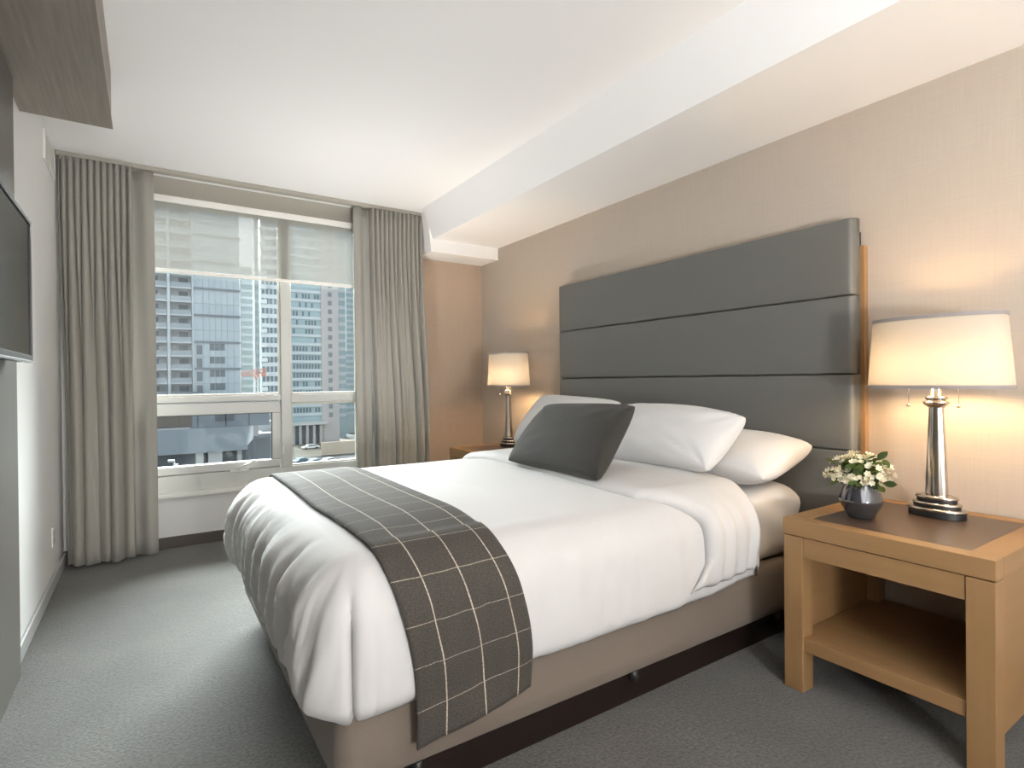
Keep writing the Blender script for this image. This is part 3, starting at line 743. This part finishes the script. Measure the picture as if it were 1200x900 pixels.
# faceted skin: triangles between staggered rings
b0 = 0
for r in P: vs.v += r
for i in range(len(P)-1):
    st = (i in (1,)) ; en = (i in (3,))
    for k in range(nf):
        k2 = (k+1) % nf; a, b_, c, d = i*nf+k, i*nf+k2, (i+1)*nf+k2, (i+1)*nf+k
        if st: vs.f += [[a, b_, d], [b_, c, d]]
        elif en: vs.f += [[a, b_, c], [a, c, d]] if False else [[a, b_, i*nf+nf+k2], [a, (i+1)*nf+k2, (i+1)*nf+k]]
        else: vs.f.append([a, b_, c, d])
vs.f.append([k for k in range(nf)][::-1])
for i, (r, zz) in enumerate(((0.046, 0.124), (0.048, 0.112), (0.07, 0.06), (0.04, 0.008))): pass
inn = MB().lathe((vx, vy, vz), [(0.047, 0.138), (0.043, 0.138), (0.043, 0.11), (0.055, 0.06), (0.03, 0.02)], nf, cap=False)
bq = len(vs.v); vs.v += inn.v; vs.f += [[bq+i for i in f] for f in inn.f]
tag(obj('vase', vs, M['vase'], bevel=0.0008), 'small faceted smoked-glass vase on the near bedside table', 'vase')
fl = thing('bouquet', 'posy of small cream flowers and green leaves in the faceted vase', 'flowers', (vx, vy, vz+0.10))
rf = random.Random(11)
def leaf_mesh(L, Wd):
    m = MB(); rows = []
    for i in range(6):
        t = i/5; w = Wd*math.sin(math.pi*min(1, t*0.97+0.03))**0.8; rows.append([(-w, L*t, 0.12*L*math.sin(t*2)), (0, L*t, 0.12*L*math.sin(t*2)-0.15*w), (w, L*t, 0.12*L*math.sin(t*2))])
    return m.grid(rows)
def blossom_mesh():
    m = MB()
    for k in range(6):
        a = 2*math.pi*k/6+0.2*rf.random(); tilt = 0.6+0.3*rf.random(); L, w = 0.015, 0.0048
        d = Vector((math.cos(a)*math.cos(tilt), math.sin(a)*math.cos(tilt), math.sin(tilt))); sd_ = Vector((-math.sin(a), math.cos(a), 0))
        b = len(m.v)
        m.v += [tuple(Vector()), tuple(d*L*0.55+sd_*w), tuple(d*L), tuple(d*L*0.55-sd_*w)]; m.f += [[b, b+1, b+2], [b, b+2, b+3]]
    return m
def mesh_of(name, mb, m):
    me = bpy.data.meshes.new(name); me.from_pydata([tuple(v) for v in mb.v], [], mb.f); me.materials.append(m); me.update()
    for p in me.polygons: p.use_smooth = True
    return me
leafm = [mesh_of('leaf', leaf_mesh(0.034, 0.011), M['leaf']), mesh_of('leaf', leaf_mesh(0.038, 0.013), M['leaf2'])]
blm = [mesh_of('blossom', blossom_mesh(), M['petal']) for _ in range(3)]
ORGf = Vector((vx, vy, vz+0.10)); stems = MB()
def place(me, name, pos, dirn, sc):
    o = bpy.data.objects.new(name, me); C.objects.link(o); o.parent = fl
    o.location = pos-ORGf; q = dirn.to_track_quat('Z', 'Y'); o.rotation_euler = (q @ Matrix.Rotation(rf.random()*6.28, 3, 'Z').to_quaternion()).to_euler(); o.scale = (sc, sc, sc); return o
base_ = Vector((vx, vy, vz+0.128))
for k in range(150):
    a = rf.random()*2*math.pi; e = rf.uniform(-0.05, 1.0)**0.9 if rf.random() > 0.1 else 0.05
    e = max(-0.02, e if not isinstance(e, complex) else 0.05)*1.45
    d = Vector((math.cos(a)*math.cos(e), math.sin(a)*math.cos(e), math.sin(e)*0.92)); R_ = rf.uniform(0.075, 0.115)*(1.05 if d.y > 0.3 else 0.92)
    if d.z < 0.25: R_ *= 0.98
    pos = base_+Vector((d.x*R_*1.02, d.y*R_*1.08, 0.012+d.z*R_*0.98))
    place(blm[k % 3], 'blossom', pos, d, rf.uniform(0.85, 1.35))
    if k % 2 == 0: stems.tube([tuple(base_+Vector((d.x*0.02, d.y*0.02, -0.02))), tuple(base_.lerp(pos, 0.5)+Vector((0, 0, 0.01))), tuple(pos)], 0.0011, 5)
for k in range(85):
    a = rf.random()*2*math.pi; e = rf.uniform(-0.15, 1.3)
    d = Vector((math.cos(a)*math.cos(e), math.sin(a)*math.cos(e), math.sin(e))); R_ = rf.uniform(0.045, 0.10)
    if d.y < -0.3: R_ *= 1.12
    pos = base_+Vector((d.x*R_, d.y*R_, 0.012+d.z*R_*0.95))
    dd = (d+Vector((rf.uniform(-.7, .7), rf.uniform(-.7, .7), rf.uniform(-.2, .7)))).normalized()
    place(leafm[0 if rf.random() < 0.55 else 1], 'leaf', pos, dd.orthogonal().normalized().lerp(dd, 0.4).normalized(), rf.uniform(0.8, 1.25))
so = obj('stems', stems, M['leaf2'], fl, smooth=True)

# ------------------------------------------------------------------ added uplighter, unseen behind the camera, as fill for ceiling and room
LX, LY, LZ = 0.45, -1.85, 0.85
cg = thing('fill_uplighter', 'added fill uplighter with a tilted metal bowl, unseen behind the camera', 'lamp', (LX, LY, 0))
obj('base', MB().lathe((LX, LY, 0), [(0.15, 0), (0.15, 0.015), (0.02, 0.03)], 32), M['chrome'], cg)
obj('pole', MB().tube([(LX, LY, 0.02), (LX, LY, LZ-0.12)], 0.014, 12), M['chrome'], cg, smooth=True)
TILT = rad(32)
bw = MB().lathe((0, 0, -0.12), [(0.02, 0), (0.16, 0.03), (0.26, 0.08), (0.28, 0.13), (0.275, 0.13), (0.25, 0.08), (0.15, 0.035), (0.01, 0.01)], 40, cap=False)
bw.v = [tuple(Matrix.Rotation(-TILT, 3, 'X') @ Vector(v)+Vector((LX, LY, LZ))) for v in bw.v]
obj('bowl', bw, M['chrome'], cg, smooth=True)
al = bpy.data.lights.new('uplight', 'AREA'); al.shape = 'DISK'; al.size = 0.42; al.energy = UPLIGHT_FILL_W; al.color = (1.0, 0.975, 0.96)
ao = bpy.data.objects.new('uplight', al); C.objects.link(ao); ao.location = (LX, LY, LZ); ao.rotation_euler = (math.pi-TILT, 0, 0)

ux, uy = 1.30, 3.62  # added light, hidden behind the bed, to brighten the far ceiling
fu = thing('fill_canister', 'added fill light in a small canister, unseen behind the bed', 'lamp', (ux, uy, 0))
obj('canister', MB().lathe((ux, uy, 0), [(0.10, 0), (0.10, 0.24), (0.095, 0.24), (0.094, 0.09), (0.01, 0.08)], 28, cap=False), M['black'], fu)
a2 = bpy.data.lights.new('canister_fill', 'AREA'); a2.shape = 'DISK'; a2.size = 0.17; a2.energy = 34.0; a2.color = (1.0, 0.97, 0.94)
b2 = bpy.data.objects.new('canister_fill', a2); C.objects.link(b2); b2.location = (ux, uy, 0.115); b2.rotation_euler = (math.pi, 0, 0)

# ================================================================== THE CITY OUTSIDE
def P3(px, py, D):
    """point on the plane y = D that the eye sees in direction (px, py)"""
    d = rt*((px-600)/FPX)-up*((py-450)/FPX)+fw
    return EYE+d*(D/d.y)
GZ = -20.0
M['conc'] = mat('pale_concrete', (0.41, 0.425, 0.43), 0.8)  # city materials kept pale: distance haze is painted into their colours
M['conc2'] = mat('light_cladding', (0.52, 0.55, 0.565), 0.7)
M['cw'] = mat('curtain_wall_glass', (0.50, 0.56, 0.59), 0.3, spec=0.5, noise=((0.5, 0.5, 0.12), 0.3, (0.40, 0.46, 0.50)))
M['winglass'] = mat('dark_window', (0.14, 0.165, 0.185), 0.3)
M['railglass'] = mat('balcony_glass', (0.31, 0.35, 0.37), 0.3)
M['band'] = mat('dark_band', (0.20, 0.225, 0.25), 0.6)
M['slate'] = mat('slate_cladding', (0.20, 0.225, 0.25), 0.6)
M['slate2'] = mat('slate_dark', (0.10, 0.115, 0.13), 0.5)
M['browncl'] = mat('brown_glazing', (0.12, 0.10, 0.085), 0.4)
M['teal'] = mat('teal_glass', (0.33, 0.42, 0.445), 0.3)
M['hazy'] = mat('hazy_tower', (0.30, 0.31, 0.31), 0.8)  # haze is in the colour of these walls and windows
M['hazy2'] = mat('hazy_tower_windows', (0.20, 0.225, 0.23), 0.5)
M['palewall'] = mat('white_tower', (0.50, 0.51, 0.50), 0.8)
M['warmconc'] = mat('warm_concrete', (0.45, 0.42, 0.41), 0.8)
M['asphalt'] = mat('asphalt', (0.085, 0.085, 0.08), 0.9, noise=((0.05, 0.05, 0.05), 0.3, (0.05, 0.052, 0.052)))
M['sand'] = mat('sandy_ground', (0.17, 0.146, 0.105), 0.9)
M['orange'] = mat('crane_orange', (0.42, 0.20, 0.15), 0.6)
o = struct('ground', MB().box(-300, 600, 20, 900, GZ-1, GZ), M['asphalt'])

# balcony tower
D = 130.0; FH = 2.73; zt = 20.3-8*FH
tw = thing('apartment_tower', 'pale balcony tower seen through the left window pane', 'building', (4, D, GZ))
obj('wall', MB().box(-14, 16.5, D, D+22, GZ, 41), M['conc'], tw)
obj('fin', MB().box(3.35, 3.85, D-1.6, D, -2, 41), M['conc2'], tw)
obj('fin', MB().box(7.6, 7.9, D-1.5, D, -2, 41), M['conc2'], tw)
cwp = MB().box(7.9, 16.4, D-0.9, D, -1.5, 41); obj('curtain_wall', cwp, M['cw'], tw)
grid_ = MB()
for k in range(15):
    z = -1.5+k*FH
    grid_.box(7.9, 16.4, D-0.98, D-0.9, z, z+0.10)
for x in (9.6, 10.7, 11.8, 12.9, 14.0, 15.2): grid_.box(x, x+0.09, D-0.98, D-0.9, -1.5, 41)
go = obj('cladding_joint', grid_, M['conc'], tw); go['kind'] = 'stuff'
bandm = None; winm = None
for k in range(8):
    z = -0.9+k*5.46-0.4
    o = obj('dark_band', MB().box(7.6, 16.6, D-1.2, D-0.85, z, z+0.35), M['band'], tw)
for k in range(14):
    z = zt+k*FH
    for x0, x1 in ((-6.0, 3.3), (3.9, 7.55)):
        obj('balcony_slab', MB().box(x0, x1, D-1.6, D, z, z+0.30), M['conc2'], tw)
        obj('balcony_rail', MB().box(x0+0.05, x1-0.05, D-1.55, D-1.50, z+0.30, z+1.25), M['railglass'], tw)
    obj('window', MB().box(5.4, 7.0, D-0.06, D+0.05, z+0.35, z+2.35), M['winglass'], tw)
    obj('window', MB().box(0.4, 1.9, D-0.06, D+0.05, z+0.35, z+2.35), M['winglass'], tw)
for k in range(4):
    z = zt+k*FH+0.55
    f = obj('window', MB().box(8.4, 9.4, D-0.97, D-0.88, z, z+1.9), M['winglass'], tw)
for k, on in ((0, 1), (1, 1), (2, 1), (3, 1), (4, 0)):
    z = -0.6+k*FH
    if on:
        for j in range(3):
            obj('window', MB().box(10.75+j*0.95, 11.6+j*0.95, D-1.0, D-0.9, z+0.5, z+1.9), M['winglass'], tw)
obj('parapet', MB().box(3.9, 9.4, D-3, D-2.0, -2.6, -0.4), M['band'], tw)

# slate podium, nearer
D = 75.0
pd = thing('podium_building', 'dark slate low building below the balcony tower', 'building', (5, D, GZ))
obj('upper_wall', MB().box(-8, 12.9, D+0.6, D+30, -4.1, -0.75), M['slate'], pd)
obj('spandrel', MB().prism([(-8, D), (10.2, D), (10.2, D+2), (12.9, D+14), (12.9, D+30), (-8, D+30)], 2, -7.0, -4.1), mat('spandrel_slate', (0.24, 0.275, 0.305), 0.6), pd)
obj('brown_glazing', MB().box(-6, 4.3, D+0.45, D+0.6, -3.9, -1.4), M['browncl'], pd)
obj('rail', MB().box(-6, 4.1, D+0.2, D+0.3, -4.1, -3.95), M['palewall'], pd)
obj('lower_wall', MB().box(-8, 10.6, D+2.2, D+28, GZ, -7.0), M['slate2'], pd)
for x in (4.7, 6.0): obj('pier', MB().box(x, x+(0.8 if x < 5 else 1.5), D+0.6, D+2.2, GZ, -7.0), M['palewall'], pd)
obj('pier', MB().box(9.2, 9.7, D+0.8, D+2.2, GZ, -7.0), M['conc'], pd)
lv = MB()
for k in range(6): lv.box(6.8+k*0.36, 7.05+k*0.36, D+0.5, D+0.6, -3.4, -2.3)
obj('vent_grille', lv, M['slate2'], pd)
for x in (4.9, 7.9, 10.5): obj('panel_joint', MB().box(x, x+0.08, D+0.5, D+0.6, -4.0, -0.8), M['slate2'], pd)
lp = thing('street_lamp', 'white twin-headed street lamp in front of the slate building', 'street lamp', (1.8, 62, GZ))
q = P3(204, 541, 62); ORG[lp.name] = Vector((1.8, 62, GZ))
obj('pole', MB().tube([(q.x, 62, GZ), (q.x, 62, q.z)], 0.09, 8), M['palewall'], lp)
obj('lamp_head', MB().box(q.x-0.5, q.x+0.05, 61.8, 62.2, q.z, q.z+0.18), M['palewall'], lp)
obj('lamp_head', MB().box(q.x-0.05, q.x+0.35, 61.8, 62.2, q.z-0.45, q.z-0.25), M['palewall'], lp)
lp.location = (q.x, 62, GZ)
for c in lp.children:
    for v in c.data.vertices: v.co -= Vector((q.x-1.8, 0, 0))

# low dark buildings and yard right of the podium
def towerbox(name, label, D, px0, px1, ztop, wallm, depth=18, zb=GZ, floors=None, pitch=3.0, bandm_=None, cols=None, colm=None, z0=-12):
    x0, x1 = P3(px0, 400, D).x, P3(px1, 400, D).x
    t = thing(name, label, 'building', ((x0+x1)/2, D, zb))
    obj('wall', MB().box(x0, x1, D, D+depth, zb, ztop), wallm, t)
    if bandm_:
        m = MB(); z = z0
        while z < ztop-0.5: m.box(x0+0.2, x1-0.1, D-0.25, D, z, z+pitch*0.42); z += pitch
        obj('floor_band', m, bandm_, t)['kind'] = 'stuff'
    if cols:
        m = MB(); w = (x1-x0)/cols
        for k in range(cols): m.box(x0+k*w+w*0.2, x0+k*w+w*0.75, D-0.12, D, z0, ztop-1)
        obj('window_column', m, colm, t)['kind'] = 'stuff'
    return t
towerbox('apartment_tower', 'hazy white tower with small windows just right of the balcony tower', 240, 282, 300, 47, M['hazy'], cols=9, colm=M['hazy2'], bandm_=M['hazy'], pitch=2.9)
towerbox('apartment_tower', 'slim hazy white tower with stacked balconies left of the window mullion', 215, 299, 307, 78, M['hazy'], depth=5, cols=3, colm=M['hazy2'], bandm_=M['hazy'], pitch=3.0)
t3 = towerbox('apartment_tower', 'teal glass tower with stepped balconies beside the window mullion', 190, 306.5, 330, 80, M['teal'], depth=4, cols=5, colm=M['winglass'], bandm_=M['conc2'], pitch=3.1)
x0 = P3(306.5, 400, 190).x; m = MB(); z = -15
while z < 60: m.box(x0-0.6, x0+1.4, 188, 190, z, z+1.2); z += 4.6
obj('balcony', m, M['conc2'], t3)['kind'] = 'stuff'
# wide teal and white banded tower seen in the right pane
D = 200.0; xa, xb, xc, xd, xe = [P3(p, 400, D).x for p in (338, 376, 384, 389, 396)]
gt = thing('office_tower', 'banded teal and white glass tower in the right window pane', 'building', (xa, D, GZ))
obj('wall', MB().box(xa, xb, D, D+25, -13, 62), M['teal'], gt)
for k in range(24):
    z = -10.2+k*3.05; o = obj('floor_band', MB().box(xa-0.3, xb+0.1, D-0.4, D, z, z+0.95), M['conc2'], gt)
m = MB(); rw = random.Random(4)
for k in range(24):
    for j in range(9):
        if (k < 8 and rw.random() < 0.85) or rw.random() < 0.25: m.box(xa+1.5+j*1.02, xa+2.1+j*1.02, D-0.1, D, -10.2+k*3.05+1.1, -10.2+k*3.05+2.7)
obj('dark_window', m, M['winglass'], gt)['kind'] = 'stuff'
obj('concrete_core', MB().box(xb, xe, D-0.8, D+22, GZ, 62), M['warmconc'], gt)
m = MB(); z = -11
while z < 58: m.box(xc, xc+1.3, D-0.9, D-0.75, z, z+1.6); z += 3.05
obj('core_window', m, M['slate'], gt)['kind'] = 'stuff'
obj('podium_slab', MB().box(xa-1, xc-1, D-3, D, -13.3, -12.3), M['palewall'], gt)
for k in range(5): obj('column', MB().box(xa+0.5+k*2.3, xa+1.3+k*2.3, D-2, D-1, GZ, -13.3), M['warmconc'], gt)
obj('lobby_wall', MB().box(xa, xc, D, D+10, GZ, -13), M['slate'], gt)
t5 = towerbox('apartment_tower', 'teal tower with white floor bands right of the concrete core', 215, 395, 405, 75, M['teal'], bandm_=M['conc2'], pitch=3.2)
t6 = towerbox('apartment_tower', 'pale grey-green tower at the right edge of the window', 230, 404, 432, 80, mat('sage_tower', (0.42, 0.47, 0.46), 0.7), bandm_=M['conc2'], pitch=2.4, cols=9, colm=M['teal'])
x = P3(404.5, 400, 228).x
obj('white_edge', MB().box(x-0.4, x+0.5, 228, 230, 14, 80), mat('white_fin', (0.9, 0.92, 0.92), 0.6), t6)
lb = thing('low_building', 'low dark roofed building right of the slate podium', 'building', (20, 118, GZ))
q0, q1 = P3(297, 480, 118), P3(332, 480, 118)
obj('wall', MB().box(q0.x, q1.x, 118, 135, GZ, -9.5), M['slate'], lb)
obj('roof', MB().box(q0.x-0.5, q1.x+0.5, 117, 136, -9.5, -8.6), M['band'], lb)
obj('roof_unit', MB().box(q0.x+2, q0.x+5, 122, 125, -8.6, -6.6), M['conc'], lb)
obj('roof_unit', MB().box(q0.x-4, q0.x, 112, 118, -8.6, -5.2), M['warmconc'], lb)
# street level
def flat(name, label, cat, pts, m, z=GZ+0.05):
    mb = MB().prism([(p[0], p[1]) for p in pts], 2, GZ-0.2, z); return struct(name, mb, m)
def gp(px, py, z=GZ):
    d = rt*((px-600)/FPX)-up*((py-450)/FPX)+fw; k = (z-EYE.z)/d.z; return EYE+d*k
flat('sandy_lot', '', '', [gp(284, 549), gp(330, 546), gp(330, 528), gp(290, 529)], M['sand'])
flat('sandy_lot', '', '', [gp(345, 536), gp(430, 531), gp(430, 514), gp(345, 517)], M['sand'])
struct('street_wall', MB().box(P3(376, 515, 165).x, P3(440, 515, 165).x, 164.5, 165, GZ, P3(400, 517, 165).z), mat('tan_hoarding', (0.66, 0.55, 0.42), 0.8))
def car(px, py, col, label, yaw=0.0, L=4.6):
    p = gp(px, py); t = thing('car', label, 'car', tuple(p), 'cars in the street below'); t.rotation_euler = (0, 0, yaw)
    ORG[t.name] = Vector((0, 0, 0))
    mc = mat('car_paint', col, 0.3)
    prof = [(-L/2, 0.35), (-L/2, 0.85), (-L*0.28, 0.95), (-L*0.18, 1.45), (L*0.22, 1.48), (L*0.38, 0.98), (L/2, 0.85), (L/2, 0.35)]
    mb = MB().prism(prof, 1, -0.9, 0.9); obj('body', mb, mc, t, bevel=0.08)
    obj('side_windows', MB().prism([(-L*0.24, 0.98), (-L*0.16, 1.38), (L*0.20, 1.40), (L*0.33, 1.0)], 1, -0.92, 0.92), M['winglass'], t)
    for x in (-L*0.31, L*0.31):
        for y in (-0.82, 0.82):
            w = MB(); w.grid([[(x+0.33*math.cos(2*math.pi*k/12), y+dy, 0.33+0.33*math.sin(2*math.pi*k/12)) for k in range(12)] for dy in (-0.1, 0.1)], True)
            w.f += [[k for k in range(12)], [12+k for k in range(12)]]; obj('wheel', w, M['black'], t)
    return t
car(364, 526, (0.85, 0.85, 0.85), 'white car on the street at the foot of the office tower', 0.1, 5.5)
car(300, 532, (0.03, 0.03, 0.035), 'black car by the sandy lot in the lower left pane', 0.1)
car(352, 543, (0.10, 0.18, 0.22), 'dark teal parked car just above the throw, leftmost of three', 0.5)
car(368, 544, (0.25, 0.32, 0.35), 'grey-blue parked car just above the throw, middle of three', 0.5)
car(384, 543, (0.75, 0.78, 0.80), 'white parked car just above the throw, rightmost of three', 0.5)
car(388, 530, (0.16, 0.17, 0.19), 'dark van beside the tan hoarding across the street', 1.5, 5.5)
# orange crane far off between the towers
q = P3(300, 438, 175); cn = thing('crane', 'small orange construction crane between the towers', 'crane', (q.x, 175, GZ))
m = MB()
for dx in (-0.5, 0.5):
    for dy in (-0.5, 0.5): m.box(q.x+dx-0.12, q.x+dx+0.12, 175+dy-0.12, 175+dy+0.12, GZ, q.z-1)
z = GZ
while z < q.z-2: m.tube([(q.x-0.5, 174.4, z), (q.x+0.5, 174.4, z+1.5)], 0.08, 4); m.tube([(q.x+0.5, 174.4, z+1.5), (q.x-0.5, 174.4, z+3)], 0.08, 4); z += 3
obj('mast', m, M['palewall'], cn)
j0, j1 = P3(283, 441, 175), P3(313, 436, 175); m = MB()
m.tube([tuple(j0), tuple(j1)], 0.16, 6).tube([tuple(j0+Vector((0, 0, 1.1))), tuple(j1+Vector((0, 0, 1.1)))], 0.16, 6)
for k in range(10):
    a = j0.lerp(j1, k/10); b_ = j0.lerp(j1, (k+1)/10); m.tube([tuple(a), tuple(b_+Vector((0, 0, 1.1)))], 0.1, 4)
obj('jib', m, M['orange'], cn)
obj('cab', MB().box(q.x-0.6, q.x+0.6, 174.4, 175.6, q.z-1.5, q.z), M['orange'], cn)
obj('counterweight', MB().box(j1.x-1.6, j1.x-0.4, 174.5, 175.5, j1.z-1.3, j1.z), M['orange'], cn)
